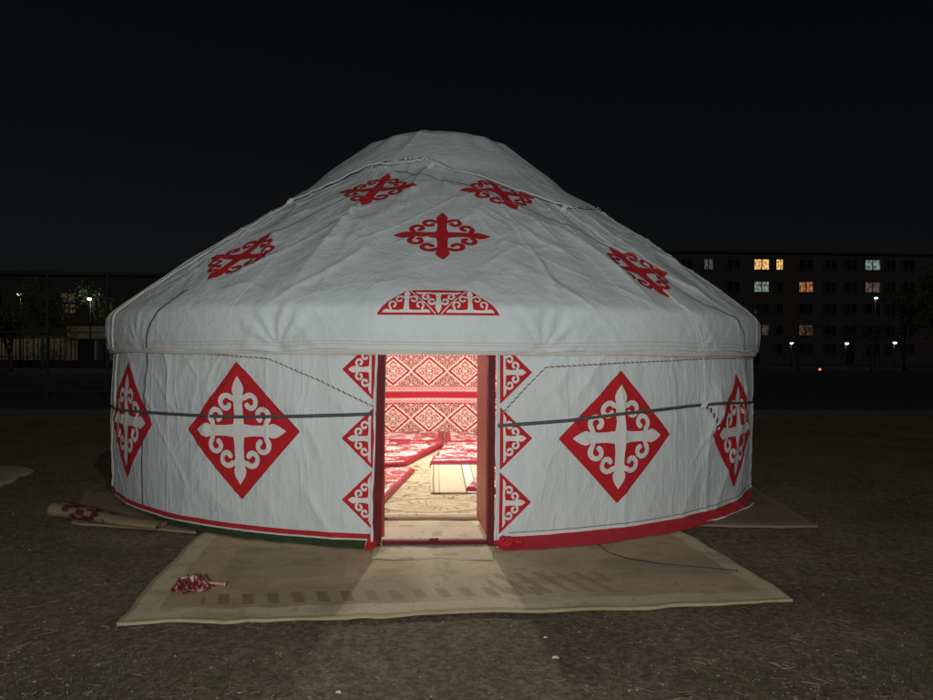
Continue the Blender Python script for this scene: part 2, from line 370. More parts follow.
# ------------------------------------------------------------------ ornaments (ram's horn crosses cut from felt)
_h = [(.055, .545, .045), (.095, .592, .048)]
for _k in range(15):
    _a = radians(138 - 285 * _k / 14); _r = .148 - .068 * (_k / 14) ** 1.2; _h.append((.268 + _r * cos(_a), .505 + _r * sin(_a), .052 - .006 * sin(pi * _k / 14)))
HORN = np.array(_h)
def capsules(x, y, P):
    f = np.full(x.shape, 9.)
    for (ax, ay, ar), (bx, by, br) in zip(P[:-1], P[1:]):
        dx, dy = bx - ax, by - ay; t = np.clip(((x - ax) * dx + (y - ay) * dy) / (dx * dx + dy * dy), 0, 1)
        f = np.minimum(f, np.hypot(x - ax - t * dx, y - ay - t * dy) - (ar + t * (br - ar)))
    return f
def orn(u, v):
    a, b = np.abs(u), np.abs(v); x, y = np.minimum(a, b), np.maximum(a, b)
    f = x - (.098 + .035 * np.clip(1 - y / .3, 0, 1)); f = np.maximum(f, y - .66)
    t = np.clip((y - .58) / .42, 0, 1); f = np.minimum(f, np.where((y > .58) & (y < 1), x - .13 * np.sin(pi * t ** .72), 9.))
    f = np.minimum(f, capsules(x, y, HORN))
    return f
def contour(F, x0, x1, y0, y1, n):                    # marching squares: the region where F < 0 as a fine mesh
    xs = np.linspace(x0, x1, n); m = max(3, int(n * (y1 - y0) / (x1 - x0))); ys = np.linspace(y0, y1, m)
    Xg, Yg = np.meshgrid(xs, ys); f = F(Xg, Yg); V = []; ids = {}; faces = []
    ins = f < 0
    any_ = ins[:-1, :-1] | ins[1:, :-1] | ins[:-1, 1:] | ins[1:, 1:]
    for j, i in zip(*np.where(any_)):
        cs = ((j, i), (j, i + 1), (j + 1, i + 1), (j + 1, i)); poly = []
        for k in range(4):
            p, q = cs[k], cs[(k + 1) % 4]
            if ins[p]:
                if p not in ids: ids[p] = len(V); V.append((xs[p[1]], ys[p[0]]))
                poly.append(ids[p])
            if ins[p] != ins[q]:
                key = (p, q) if p < q else (q, p)
                if key not in ids:
                    t = min(.98, max(.02, f[p] / (f[p] - f[q])))
                    if f[p] * f[q] > 0 or not np.isfinite(t): t = .5
                    ids[key] = len(V); V.append((xs[p[1]] + t * (xs[q[1]] - xs[p[1]]), ys[p[0]] + t * (ys[q[0]] - ys[p[0]])))
                poly.append(ids[key])
        if len(poly) > 2: faces.append(poly)
    return np.array(V), faces
def applique(name, F, ext, n, S, th0, s0, hu, hv, m, parent, off, tilt=0.):
    V, f = contour(F, *ext, n); u, v = V[:, 0], V[:, 1]
    a = u * hu * cos(tilt) - v * hv * sin(tilt); bb = u * hu * sin(tilt) + v * hv * cos(tilt)
    s = s0 + bb
    r = np.interp(s, RS, RR) if S is Pr else 4.0
    r0 = np.interp(s0, RS, RR) if S is Pr else 4.0
    return mesh(name, S(th0 + a / (.35 * r + .65 * r0), s, off), f, m, parent)
dia = lambda u, v: (np.abs(u) + np.abs(v) - 1) * .7 + 0 * u
for th0, z0, hu, hv, tl in ((-49.8, .895, .59, .575, 0), (-24.8, .91, .595, .585, .03), (22.7, .865, .59, .57, -.015), (48.6, .80, .585, .575, 0)):
    d_ = applique('diamond_patch', dia, (-1.02, 1.02, -1.02, 1.02), 90, Pw, D(th0), z0, hu, hv, M['red'], yurt, .007, tl)
    applique('ornament', lambda u, v: orn(u / .79, v / .79), (-.8, .8, -.8, .8), 120, Pw, D(th0), z0, hu, hv, M['orn'], d_, .011, tl)
for th0, s0, lim, tl in ((0.5, 1.50, None, 0), (-18.0, 2.66, None, .03), (16.6, 2.56, None, .02), (-34.0, 1.20, ('hi', -28.6), .0), (32.6, 1.02, ('lo', 29.0), 0)):
    def Fr(u, v, th0=th0, s0=s0, lim=lim):
        f = orn(u, v) - .003
        if lim:
            t = th0 + np.degrees(u * .45 / np.interp(s0, RS, RR)); f = np.maximum(f, (t - lim[1]) * .05 if lim[0] == 'hi' else (lim[1] - t) * .05)
        f = np.maximum(f, (s0 + v * .45 - crown_edge(D(th0) + u * .45 / np.interp(s0, RS, RR)) + .015))
        return f
    applique('roof_ornament', Fr, (-1.02, 1.02, -1.02, 1.02), 130, Pr, D(th0), s0, .455, .465, M['red'], yurt, .008, tl)
# half diamonds either side of the doorway
for sg, th0, zs in ((-1, -7.35, (1.44, .885, .385)), (1, 7.15, (1.42, .885, .36))):
    for z0 in zs:
        tri = lambda u, v: np.maximum((np.abs(u) + np.abs(v) - 1) * .7, -u)
        tri2 = (lambda u, v: tri(-u, v)) if sg < 0 else tri
        ext = (-1.02, .02, -1.02, 1.02) if sg < 0 else (-.02, 1.02, -1.02, 1.02)
        t_ = applique('edge_patch', tri2, ext, 60, Pw, D(th0), z0, .268, .256, M['red'], yurt, .007)
        o2 = lambda u, v: np.maximum(orn((np.abs(u) - .10) / .72, v / .80), .10 - np.abs(u))
        applique('ornament', o2, ext, 64, Pw, D(th0), z0, .268, .256, M['orn'], t_, .011)
# trapezoid patch over the doorway
def trap(u, v):
    q = np.clip((v + 1) / 2, 0, 1.2); return np.maximum.reduce([(-v - 1) * .5, (v - 1.02 + .55 * u * u) * .5, (np.abs(u) - (1 - .50 * q ** 1.25)) * .5])
lp = applique('lintel_patch', trap, (-1.03, 1.03, -1.04, 1.04), 130, Pr, D(-.05), .405, .485, .128, M['red'], yurt, .007)
def trap_orn(u, v):
    sc = .262
    f = 9 + 0 * u
    for x0 in (-.52, .52):
        h = orn((u - x0) / .43, (v + .86) / 1.80) + .012; h = np.maximum(h, -.86 - v)
        lx = np.abs(u - x0); h = np.maximum(h, (lx - .42 * (1 - (v + 1) / 2.5)))
        f = np.minimum(f, h)
    h = orn(u / .40, (v - .74) / 1.65); h = np.maximum(h, v - .72); f = np.minimum(f, h)
    line = np.abs(np.abs(u) - (.03 + .27 * (v + 1) * .9)) - .012
    f = np.minimum(f, np.maximum(line, np.abs(v) - .93))
    return np.maximum(f, trap(u / .97, v / .95))
applique('ornament', trap_orn, (-1, 1, -1, 1), 210, Pr, D(-.05), .405, .485, .128, M['orn'], lp, .011)

# ------------------------------------------------------------------ cords, ropes and the girth strap
def path(S, pts, off, step=.03):
    P = np.array(pts, float); d = np.r_[0, np.cumsum(np.hypot(np.radians(np.diff(P[:, 0])) * 3.5, np.diff(P[:, 1])))]
    k = max(4, int(d[-1] / step)); t = np.linspace(0, d[-1], k)
    return S(np.radians(np.interp(t, d, P[:, 0])), np.interp(t, d, P[:, 1]), off)
def cord(name, segs, r, m, off=None):
    b = MB(); P = np.concatenate([path(S, p, off if off is not None else r * .7) for S, p in segs]); b.tube(P, r, 6); return b.build(name, m, yurt, True)
def twist(name, segs, r, pitch, mats, off=.010):
    P = np.concatenate([path(S, p, off, .012) for S, p in segs]); b = MB()
    seg = np.linalg.norm(np.diff(P, axis=0), axis=1); L = np.r_[0, np.cumsum(seg)]
    T = np.gradient(P, axis=0); T /= np.linalg.norm(T, axis=1)[:, None] + 1e-9
    out = P.copy(); out[:, 2] *= .4; out /= np.linalg.norm(out, axis=1)[:, None]
    A = out - T * (out * T).sum(1)[:, None]; A /= np.linalg.norm(A, axis=1)[:, None] + 1e-9; B = np.cross(T, A)
    for k in range(2):
        a = L / pitch * 2 * pi + pi * k
        b.tube(P + (A * np.cos(a)[:, None] + B * np.sin(a)[:, None]) * r * .62, r * .62, 5, k)
    return b.build(name, mats, yurt, True)
RW = [M['rope_w'], M['rope_d']]; WW = [M['rope_w'], M['felt_hem']]
cord('cord', [(Pr, [(-5.0, 3.26), (-8, 3.08), (-13.4, 2.844), (-24.6, 2.412), (-29.6, 2.05), (-33.8, 1.659)])], .006, M['cord'])
cord('cord', [(Pr, [(-16.4, 3.20), (-3.2, 2.984), (7.4, 2.719), (19.6, 2.175), (28.8, 1.743), (32.2, 1.478), (35.6, 1.185), (37.0, .809), (39.4, .488), (46.8, .307), (49.2, .181), (50.2, .02)]),
              (Pw, [(53.5, 1.57), (55.4, 1.45), (56.2, 1.296), (56.0, .759), (56.4, .1)])], .007, M['cord'])
cord('cord', [(Pr, [(-36.5, .62), (-38.0, .376), (-40.6, .209), (-41.8, .02)]), (Pw, [(-43.6, 1.56), (-43.8, .998), (-44.9, .09)])], .006, M['rope_d'])
twist('twisted_rope', [(Pr, [(33.0, 2.34), (33.6, 1.9), (33.8, 1.52)])], .010, .05, WW, .006)
twist('twisted_rope', [(Pr, [(33.2, .68), (33.0, .432), (35.0, .237), (37.0, .02)]), (Pw, [(38.6, 1.56), (38.8, 1.329), (38.6, 1.095)])], .012, .06, WW)
twist('twisted_rope', [(Pw, [(38.6, 1.09), (39.8, 1.05), (40.6, .95), (40.9, .86)])], .014, .06, RW, .02)
twist('twisted_rope', [(Pr, [(-50.5, 2.66), (-49.5, 2.4), (-50.8, 1.99), (-51.2, 1.3), (-53, .6), (-55, .02)]), (Pw, [(-56.5, 1.55), (-57, 1.0), (-60, .6), (-62, .1)])], .009, .05, WW, .006)
twist('braid', [(Pw, [(-66, 1.585), (-50, 1.580), (-35.6, 1.562), (-27.4, 1.548), (-20.6, 1.522), (-14.0, 1.35), (-7.2, 1.135)])], .0062, .05, RW, .010)
twist('braid', [(Pw, [(7.4, 1.09), (10.2, 1.296), (12.6, 1.464), (23.0, 1.497), (38.0, 1.529), (66, 1.54)])], .0062, .05, RW, .010)
b = MB()
for a, e in ((-100, -6.9), (6.7, 100)):               # flat webbing strap
    t = np.radians(np.linspace(a, e, 260)); z = girth_z(t); V = []
    for dz, of in ((-.014, .008), (.014, .008), (.014, .013), (-.014, .013)): V.append(Pw(t, z + dz, of))
    V = np.stack(V, 1).reshape(-1, 3); n = len(t)
    b.add(V, [(i * 4 + k, i * 4 + (k + 1) % 4, i * 4 + 4 + (k + 1) % 4, i * 4 + 4 + k) for i in range(n - 1) for k in range(4)])
b.build('girth_strap', M['strap'], yurt, True)
for th, zz_ in ((38.6, 1.10), (-50.2, 2.62), (33.0, 2.32), (-3.0, 3.30)):   # rope knots
    b = MB(); P = []
    S = Pr if zz_ > 2 else Pw; c0 = Vector(S(np.array([D(th)]), np.array([zz_]), .02)[0])
    for a in np.linspace(0, 18, 60): P.append(c0 + Vector((.030 * cos(a) * (1 + .3 * sin(.37 * a)), .014 * sin(1.7 * a), .028 * sin(a * 1.13 + .5))))
    b.tube(P, .010, 5); b.build('rope_knot', M['rope_w'], yurt, True)
for z0 in (.035, .062):
    t = np.linspace(D(-86), D(86), 420); cord_s = z0 + .014 * vn(t * 5, t * 0 + z0 * 90, 73)
    b = MB(); b.tube(Pr(t, cord_s, .0035), .0035, 5); b.build('seam', M['felt_hem'], yurt, True)

for dg in (-37.5, 34.6, -64, 68):                      # sewn panel joins
    zz_ = np.linspace(.14, 1.57, 120); b = MB(); b.tube(Pw(np.radians(dg) + .004 * np.sin(zz_ * 4), zz_, .002), .0032, 5); b.build('seam', M['felt_hem'], yurt, True)
for dg in (-25.5, 24.5, -58, 58):
    ss = np.linspace(.03, 2.1, 150); b = MB(); b.tube(Pr(np.radians(dg) + .004 * np.sin(ss * 3), ss, .002), .0035, 5); b.build('seam', M['felt_hem'], yurt, True)

# hems at the foot of the wall
def band(name, t0, t1, z0, z1, off, m, parent, n=240, wav=.01, flare=0.):
    t = np.radians(np.linspace(t0, t1, n)); v = np.linspace(0, 1, 7); U, V = np.meshgrid(t, v)
    zz = z0(U) + V * (z1(U) - z0(U)); o = off + wav * (vn(U * 30, V * 2, 91) - .3) + (flare(U) if callable(flare) else flare) * (1 - V) ** 1.3 * (.8 + .4 * vn(U * 14, 0 * V, 92))
    P = Pw(U, zz, o); return mesh(name, P.reshape(-1, 3), grid_faces(n, 7), m, parent)
k_ = lambda c: (lambda U: c + 0 * U)
def zline(pts): return lambda U: np.interp(np.degrees(U), [p[0] for p in pts], [p[1] for p in pts])
band('red_stripe', -100, -6.9, k_(.070), k_(.112), .006, M['red_hem'], yurt, wav=.002)
band('hem_edge', -100, -6.9, k_(.056), k_(.066), .008, M['felt_hem'], yurt, wav=.003)
band('green_hem', -44, -8.3, k_(.022), zline([(-44, .030), (-30, .05), (-8, .064)]), -.004, M['green'], yurt, wav=.022, flare=lambda U: np.interp(np.degrees(U), [-44, -34, -20, -8], [0., .05, .10, .13]))
band('red_hem_end', -8.1, -7.0, k_(.018), k_(.10), .012, M['red'], yurt, 12, .004, .12)
band('dark_edge_line', 8.3, 70, k_(.112), k_(.119), .005, M['cord'], yurt, wav=.001)
band('red_hem', 7.2, 62, k_(.020), zline([(7, .085), (30, .085), (50, .07), (62, .045)]), .008, M['red_hem'], yurt, wav=.022, flare=lambda U: np.interp(np.degrees(U), [7, 20, 45, 62], [.15, .15, .10, .02]))
band('white_hem_fold', 8.2, 70, k_(.084), k_(.106), .010, M['orn'], yurt, wav=.004)
band('white_hem_trim', 34, 54, k_(.016), k_(.030), .118, M['orn'], yurt, 80, .006)
b = MB()                                               # crumpled end of the red hem by the door post
for k in range(5):
    a0 = D(7.0 + k * .55); P = []
    for q in np.linspace(0, 1, 14):
        P.append((4.03 * sin(a0) + .03 * sin(q * 9 + k), -4.03 * cos(a0) - .03 - .025 * cos(q * 7 + k * 2), .012 + .085 * q + .01 * sin(q * 8 + k)))
    b.tube(P, [.010 + .011 * sin(pi * q) for q in np.linspace(0, 1, 14)], 7)
b.build('bunched_hem', M['red_hem'], yurt, True)

# ------------------------------------------------------------------ doorway
fr = empty('door_frame', (0, -3.935, 0)); fr.parent = yurt
def jamb(xb, xt, w_, name, notch=False):
    y0, y1, zt = -.055, .075, 1.72; b = MB()
    b.add([(xb, y0, 0), (xb + w_, y0, 0), (xb + w_, y1, 0), (xb, y1, 0), (xt, y0, zt), (xt + w_, y0, zt), (xt + w_, y1, zt), (xt, y1, zt)], [(0, 3, 2, 1), (4, 5, 6, 7), (0, 1, 5, 4), (1, 2, 6, 5), (2, 3, 7, 6), (3, 0, 4, 7)])
    if notch:
        for k in range(26): b.box((xb + w_ * .5, y0 - .001, .10 + k * .062), (.014, .006, .030), 1)
    return b.build(name, [M['frame'], M['rope_d']], fr)
jamb(-.520, -.485, .060, 'jamb'); jamb(.402, .408, .052, 'jamb', True)
b = MB(); b.box((-.025, .0, .045), (.85, .06, .034), bev=.008); b.box((-.03, -.025, .068), (.075, .03, .024), bev=.006); b.build('threshold', M['frame'], fr)
b = MB(); b.box((-.03, .01, 1.72), (.83, .10, .1), bev=.01); b.build('lintel', M['frame'], fr)
for x0, x1, nm in ((-.532, -.497, 'cloth_edge'), (.468, .474, 'cloth_edge')):   # white rolled edge of the wall cloth beside the post
    P = [(x0 + (x1 - x0) * q + .005 * sin(q * 13 + x0 * 9), -.050 - .01 * sin(q * 9), .05 + q * 1.58) for q in np.linspace(0, 1, 50)]
    b = MB(); b.tube(P, [.010 + .003 * sin(i * .9) for i in range(50)], 8); b.build(nm, M['orn'], fr, True)
leaf = empty('door_leaf', (.412, -3.86, .075)); leaf.parent = yurt; leaf.rotation_euler = (0, 0, radians(94))
b = MB(); b.box((.31, 0, .80), (.62, .034, 1.60), bev=.006); b.build('door_panel', M['door'], leaf)
leaf2 = empty('door_leaf', (-.44, -3.90, .075)); leaf2.parent = yurt; leaf2.rotation_euler = (0, 0, radians(150))
b = MB(); b.box((.21, 0, .80), (.42, .034, 1.60), bev=.006); b.build('door_panel', M['door'], leaf2)

# ------------------------------------------------------------------ inside the yurt
th = np.r_[np.arange(D(14), D(140), .0042), np.arange(D(140), D(220), .0028), np.arange(D(220), D(346), .0042)]; zv = np.linspace(.0, 1.80, 170)
U, V = np.meshgrid(th, zv)
r_ = 3.86 + .012 * (fbm(U * 6, V * 3, 101) - .5)
def lining_paint(x, z):
    cream = np.array([.72, .56, .46]); red = np.array([.44, .010, .035]); dark = np.array([.20, .020, .025]); pink = np.array([.60, .14, .15]); white = np.array([.85, .74, .62])
    c = np.zeros(x.shape + (3,)) + cream
    def put(mask, k):
        c[mask] = k
    for z0, zt in ((-.07, .64), (.84, 1.55)):
        inb = (z >= z0) & (z <= zt); v = (z - z0) / (zt - z0)
        u = ((x / .69 + .5) % 1) - .5; w_ = (v - .5) * 1.22
        Dm = (np.abs(u) + np.abs(w_) / 1.0) / .5
        fil = np.sin(46 * np.abs(u) + 6 * np.abs(w_)) * np.sin(40 * np.abs(w_) + 3 * np.cos(24 * np.abs(u))) + .55 * np.cos(60 * (np.abs(u) + np.abs(w_)))
        put(inb & (Dm < .70) & (fil > .3), red); put(inb & (Dm < .70) & (fil < -.8), dark)
        put(inb & (Dm < .10), white)
        put(inb & (Dm >= .70) & (Dm < .78), white); put(inb & (Dm >= .78) & (Dm < .97), red); put(inb & (Dm >= .97) & (Dm < 1.08), white)
        uu = (np.abs(u) - .5); f2 = np.sin(44 * np.abs(uu) + 8 * w_ * np.sign(w_)) * np.sin(38 * np.abs(w_) + 2 * np.cos(26 * uu)) + .5 * np.cos(54 * (np.abs(uu) - np.abs(w_)))
        put(inb & (Dm >= 1.08) & (f2 > .38), dark); put(inb & (Dm >= 1.08) & (f2 < -.35), red)
        eb = inb & ((v < .09) | (v > .91)); put(eb, pink); put(eb & (np.sin(x * 75) * np.sin(v * 90) > .2), cream)
        put(inb & ((np.abs(v - .095) < .012) | (np.abs(v - .905) < .012)), red)
    put((z > .665) & (z < .815), pink); put((z > .69) & (z < .79), red); put(z > 1.555, pink); put((z > 1.57) & (z < 1.61), red); put((z > 1.63) & (np.sin(x * 40) > 0), dark)
    put(z <= .02, red)
    return c
lo = mesh('wall_lining', np.stack([r_ * np.sin(U), -r_ * np.cos(U), V], -1).reshape(-1, 3), grid_faces(len(th), len(zv)), M['lining'], yurt,
     col=lining_paint((U - pi) * 3.86 - .18, V).reshape(-1, 3))
def cloth_quad(name, corners, nu, nv, m, paintf, z, thick=.010, wav=.008, edge=.0, parent=None, round_=0., seed=0, puff=0.):
    c = [np.array(p, float) for p in corners]; U, V = np.meshgrid(np.linspace(0, 1, nu), np.linspace(0, 1, nv))
    Ue, Ve = U, V
    P = (c[0] * ((1 - U) * (1 - V))[..., None] + c[1] * (U * (1 - V))[..., None] + c[2] * (U * V)[..., None] + c[3] * ((1 - U) * V)[..., None])
    ctr = sum(c) / 4
    if round_:
        q = np.clip((np.hypot(np.abs(U - .5) * 2, np.abs(V - .5) * 2) - 1.18) / .24, 0, 1); P = P + (ctr - P) * (q * round_)[..., None]
    if edge:
        P[..., 1] += edge * (vn(P[..., 0] * 3.2, V * 0, seed + 1) - .5) * (1 - V) ** 3 + edge * .5 * (vn(P[..., 0] * 9, V * 0, seed + 2) - .5) * (1 - V) ** 4
        P[..., 0] += edge * .6 * (vn(P[..., 1] * 4, U * 0, seed + 3) - .5) * (2 * np.abs(U - .5)) ** 4
    zt = z + thick + wav * fbm(P[..., 0] * 2.5, P[..., 1] * 2.5, seed + 4, 3)
    if puff:
        e = np.minimum(np.minimum(U, 1 - U) * np.linalg.norm(c[1] - c[0]), np.minimum(V, 1 - V) * np.linalg.norm(c[3] - c[0]))
        zt = z + .012 + puff * np.sqrt(np.clip(1 - (1 - np.clip(e / .09, 0, 1)) ** 2, 0, 1)) * (.75 + .5 * fbm(P[..., 0] * 4, P[..., 1] * 4, seed + 5, 3))
        zt = zt - .012 * (np.abs(np.sin(U * 12)) < .12) * (e > .1)
    top = np.concatenate([P, zt[..., None]], -1).reshape(-1, 3)
    n = nu * nv; bot = top.copy(); bot[:, 2] = z
    F = grid_faces(nu, nv); ring = [i for i in range(nu)] + [j * nu + nu - 1 for j in range(1, nv)] + [(nv - 1) * nu + i for i in range(nu - 2, -1, -1)] + [j * nu for j in range(nv - 2, 0, -1)]
    F = F + [(n + a, n + b_, b_, a) for a, b_ in zip(ring, ring[1:] + ring[:1])]
    col = paintf(U, V, P[..., 0], P[..., 1]).reshape(-1, 3)
    return mesh(name, np.concatenate([top, bot]), F, m, parent, True, col=np.concatenate([col, col]))
def rgb(*a): return np.array(a)
def lay(c, mask, k, a=1.): 
    mk = np.asarray(mask, float)[..., None] * a; return c * (1 - mk) + np.array(k) * mk
def floor_paint(U, V, x, y):
    c = np.zeros(U.shape + (3,)) + rgb(.52, .44, .31); c = c * (.85 + .3 * fbm(x * 3, y * 3, 111))[..., None]
    c = lay(c, (np.sin(x * 9) > .2) & (np.sin(y * 7.5) > -.2), (.36, .28, .18), .35); return lay(c, fbm(x * 9, y * 9, 112) > .68, (.25, .2, .13), .5)
def rug_paint(U, V, x, y):
    c = np.zeros(U.shape + (3,)) + rgb(.42, .34, .21)
    n = fbm(x * 7, y * 7, 121, 2); c = lay(c, np.abs(n - .5) < .03, (.13, .085, .045), .85); c = lay(c, np.abs(fbm(x * 10 + 5, y * 10, 122, 2) - .45) < .028, (.27, .14, .08), .8)
    c = lay(c, (fbm(x * 12, y * 12, 123) > .62), (.55, .47, .33), .7)
    for cy in np.arange(-2.62, 3, 1.5):
        e = np.hypot((x + .05) / .52, (y - cy) / .30); c = lay(c, np.abs(e - 1) < .045, (.24, .15, .09), .9); c = lay(c, (e < .93), (.55, .46, .30), .6)
        c = lay(c, (e < .75) & (np.abs(np.sin(9 * np.arctan2(y - cy, x + .05) + 7 * e)) < .3), (.17, .13, .08), .85)
    c = lay(c, V < .012, (.33, .25, .15)); return lay(c, (V > .02) & (V < .03), (.6, .5, .36), .8)
def rug2_paint(U, V, x, y):
    c = np.zeros(U.shape + (3,)) + rgb(.50, .43, .29)
    for u0, w_, k in ((.05, .02, (.30, .2, .12)), (.15, .01, (.35, .25, .16)), (.62, .012, (.18, .13, .09)), (.80, .012, (.18, .13, .09)), (.95, .02, (.4, .3, .2))): c = lay(c, np.abs(U - u0) < w_, k)
    return lay(c, (U > .64) & (U < .79), (.56, .52, .43))
def quilt_paint(seed, whiteness=.5):
    def f(U, V, x, y):
        c = np.zeros(U.shape + (3,)) + rgb(.33, .010, .025)
        n = fbm(x * 4.2, y * 4.2, seed, 3); m2 = fbm(x * 6 + 9, y * 6, seed + 5, 3); l = fbm(x * 12, y * 12, seed + 8, 2)
        c = lay(c, n > .60 - whiteness * .2, (.70, .58, .54)); c = lay(c, (n > .66 - whiteness * .2) & (m2 > .5), (.55, .06, .08)); c = lay(c, np.abs(m2 - .45) < .03, (.72, .45, .35), .8)
        c = lay(c, np.abs(l - .5) < .05, (.14, .006, .012), .8)
        e = (np.minimum(U, 1 - U) < .05) | (np.minimum(V, 1 - V) < .06); return lay(c, e, (.27, .008, .02))
    return f
t = np.linspace(0, 2 * pi, 97)[:-1]
fb = MB(); fb.add([(0, 0, .006)] + [(3.84 * cos(a), 3.84 * sin(a), .006) for a in t], [(0, i + 1, (i + 1) % 96 + 1) for i in range(96)]); 
tag(fb.build('floor_sheet', mat('beige_floor_sheet', (.42, .34, .23), .8, .25, 3, .2, 30)), 'round beige sheet covering the floor inside the yurt', 'floor sheet')
tag(cloth_quad('threshold_mat', [(-.50, -4.29), (.42, -4.33), (.60, -2.6), (-.66, -2.6)], 90, 110, M['rug'], floor_paint, .014, .006, .006, .05, seed=130), 'plain beige mat running through the doorway under the red threshold', 'mat')
tag(cloth_quad('rug', [(-1.5, -3.10), (1.5, -3.14), (1.5, 2.9), (-1.5, 2.9)], 300, 460, M['rug'], rug_paint, .030, .016, .006, .03, seed=131), 'large beige rug with brown floral scrolls on the yurt floor', 'rug')
tag(cloth_quad('runner_rug', [(-.08, -2.06), (.55, -2.10), (.55, .6), (-.10, .6)], 120, 60, M['rug'], rug2_paint, .058, .010, .004, .02, seed=132), 'pale striped runner laid on the floral rug inside the yurt', 'rug')
for lab, cr, sd, wh, pf in (('red and white quilt with its corner towards the doorway, rear left inside', [(-1.5, -.62), (-.42, -.30), (.10, 1.60), (-1.0, 2.0)], 141, .55, .06),
                        ('red and white quilt lying behind the striped runner, rear right inside', [(-.11, -.26), (1.0, -.30), (1.1, 1.5), (.10, 1.5)], 151, .75, .08),
                        ('white flowered quilt with red border, nearest the doorway on the left', [(-1.35, -2.65), (-.56, -2.72), (-.29, -.74), (-1.15, -.66)], 161, 1.0, .05),
                        ('dark red quilt corner beside the open door leaf', [(.30, -2.02), (1.25, -2.25), (1.3, -.95), (.56, -.86)], 171, .1, .06)):
    tag(cloth_quad('quilt', cr, 90, 110, M['quilt'], quilt_paint(sd, wh), .062, puff=pf, seed=sd), lab, 'quilt', 'floor quilts inside the yurt')
tag(cloth_quad('quilt', [(-2.4, 1.75), (.09, 1.72), (.10, 3.1), (-2.0, 3.0)], 120, 70, M['quilt'], quilt_paint(181, .45), .062, puff=.06, seed=181), 'red flowered quilt along the back wall, left half', 'quilt', 'floor quilts inside the yurt')
tag(cloth_quad('quilt', [(.105, 1.62), (2.4, 1.70), (2.0, 3.0), (.12, 3.1)], 120, 70, M['quilt'], quilt_paint(191, .55), .062, puff=.06, seed=191), 'red flowered quilt along the back wall, right half', 'quilt', 'floor quilts inside the yurt')
pl = empty('pendant_lamp', (.0, .0, 0), 0, 'bare bulb hanging on a cord from the crown inside the yurt', 'lamp')
b = MB(); b.tube([(0, 0, 4.2), (.01, 0, 3.5), (0, 0, 2.96)], .005, 6); b.build('flex', M['black'], pl)
b = MB(); b.lathe((0, 0, 2.86), [(.001, .10), (.02, .10), (.022, .03), (.018, 0)], 14); b.build('socket', M['black'], pl, True)
b = MB(); b.lathe((0, 0, 2.74), [(.001, 0), (.022, .006), (.034, .035), (.030, .065), (.018, .10), (.014, .12)], 16); b.build('bulb', M['bulb'], pl, True)
def lamp(name, kind, loc, e, col, r, parent):
    l = bpy.data.lights.new(name, kind); l.energy = e; l.color = col; l.shadow_soft_size = r
    o = bpy.data.objects.new(name, l); COL.objects.link(o); o.location = loc; o.parent = parent; return o
lamp('bulb_light', 'POINT', (0, 0, 2.70), TENT_LAMP, (1, .95, .86), .06, pl)

# ------------------------------------------------------------------ mats and small things outside
def front_paint(U, V, x, y):
    c = np.zeros(U.shape + (3,)) + rgb(.43, .325, .20)
    c = c * (.78 + .44 * fbm(x * 1.6, y * 1.6, 201))[..., None]
    c = lay(c, sstep(.52, .66, fbm(x * 1.2 + 4, y * 2, 202)), (.27, .23, .155), .6)
    c = lay(c, (U > .10) & (U < .31) & (V > .36) & (V < .72), (.33, .28, .19), .55)
    c = lay(c, (U > .46) & (U < .50) & (V > .2) & (V < .9), (.22, .21, .13), .4)
    c = lay(c, (U > .33) & (U < .40) & (V > .30) & (V < .62) & (np.sin(V * 50) > .1), (.33, .27, .18), .5)
    c = lay(c, sstep(.40, .45, U) * sstep(.70, .62, U), (.50, .44, .30), .6)  # beige middle of the mat, lightened to paint in the doorway's light fan
    dash = (V > .125) & (V < .215) & (np.sin((x + (V - .17) * .6) * 2 * pi / .155) > .1)
    c = lay(c, dash & (U > .10) & (U < .34), (.175, .115, .065), .8); c = lay(c, dash & (U > .34) & (U < .62), (.20, .14, .08), .5)
    d2 = (V > .14) & (V < .36) & (np.sin((x + V * .9) * 2 * pi / .14) > .35) & (U > .54) & (U < .74); c = lay(c, d2, (.21, .15, .09), .5)
    wob = .012 * (vn(x * 6, y * 0, 203) - .5)
    bd = (V < .095 + wob) | (U < .045 + wob) | (U > .965) 
    c = lay(c, bd, (.52, .45, .30), .85); c = lay(c, (V < .02) | (U < .008), (.33, .28, .17))
    c = lay(c, (fbm(x * 16, y * 16, 204) > .68), (.26, .2, .125), .35); c = lay(c, sstep(.52, .8, fbm(x * 3, y * 5, 205)), (.22, .17, .11), .45)
    return c
mt = tag(cloth_quad('entrance_mat', [(-1.88, -5.50), (2.31, -5.24), (2.16, -3.40), (-2.06, -3.38)], 420, 180, M['rug'], front_paint, -.004, .010, .012, .05, round_=.02, seed=210),
         'long worn beige and brown mat spread before the doorway', 'mat')
def plain_paint(c0, seed):
    def f(U, V, x, y):
        c = np.zeros(U.shape + (3,)) + np.array(c0); c = c * (.7 + .6 * fbm(x * 3, y * 3, seed))[..., None]
        return lay(c, (np.minimum(U, 1 - U) < .06) | (V < .08), np.array(c0) * 1.35, .7)
    return f
tag(cloth_quad('side_mat', [(2.30, -3.30), (3.48, -3.36), (3.75, -1.2), (2.6, -1.1)], 60, 60, M['rug'], plain_paint((.17, .13, .088), 221), -.006, .012, .01, .04, seed=222), 'brown mat corner sticking out beyond the right wall of the yurt', 'mat')
tag(cloth_quad('side_mat', [(-3.35, -3.10), (-2.10, -3.44), (-2.5, -1.8), (-3.95, -1.6)], 60, 60, M['rug'], plain_paint((.20, .155, .10), 231), -.006, .012, .01, .04, seed=232), 'tan mat under the rolled carpet beside the left wall', 'mat')
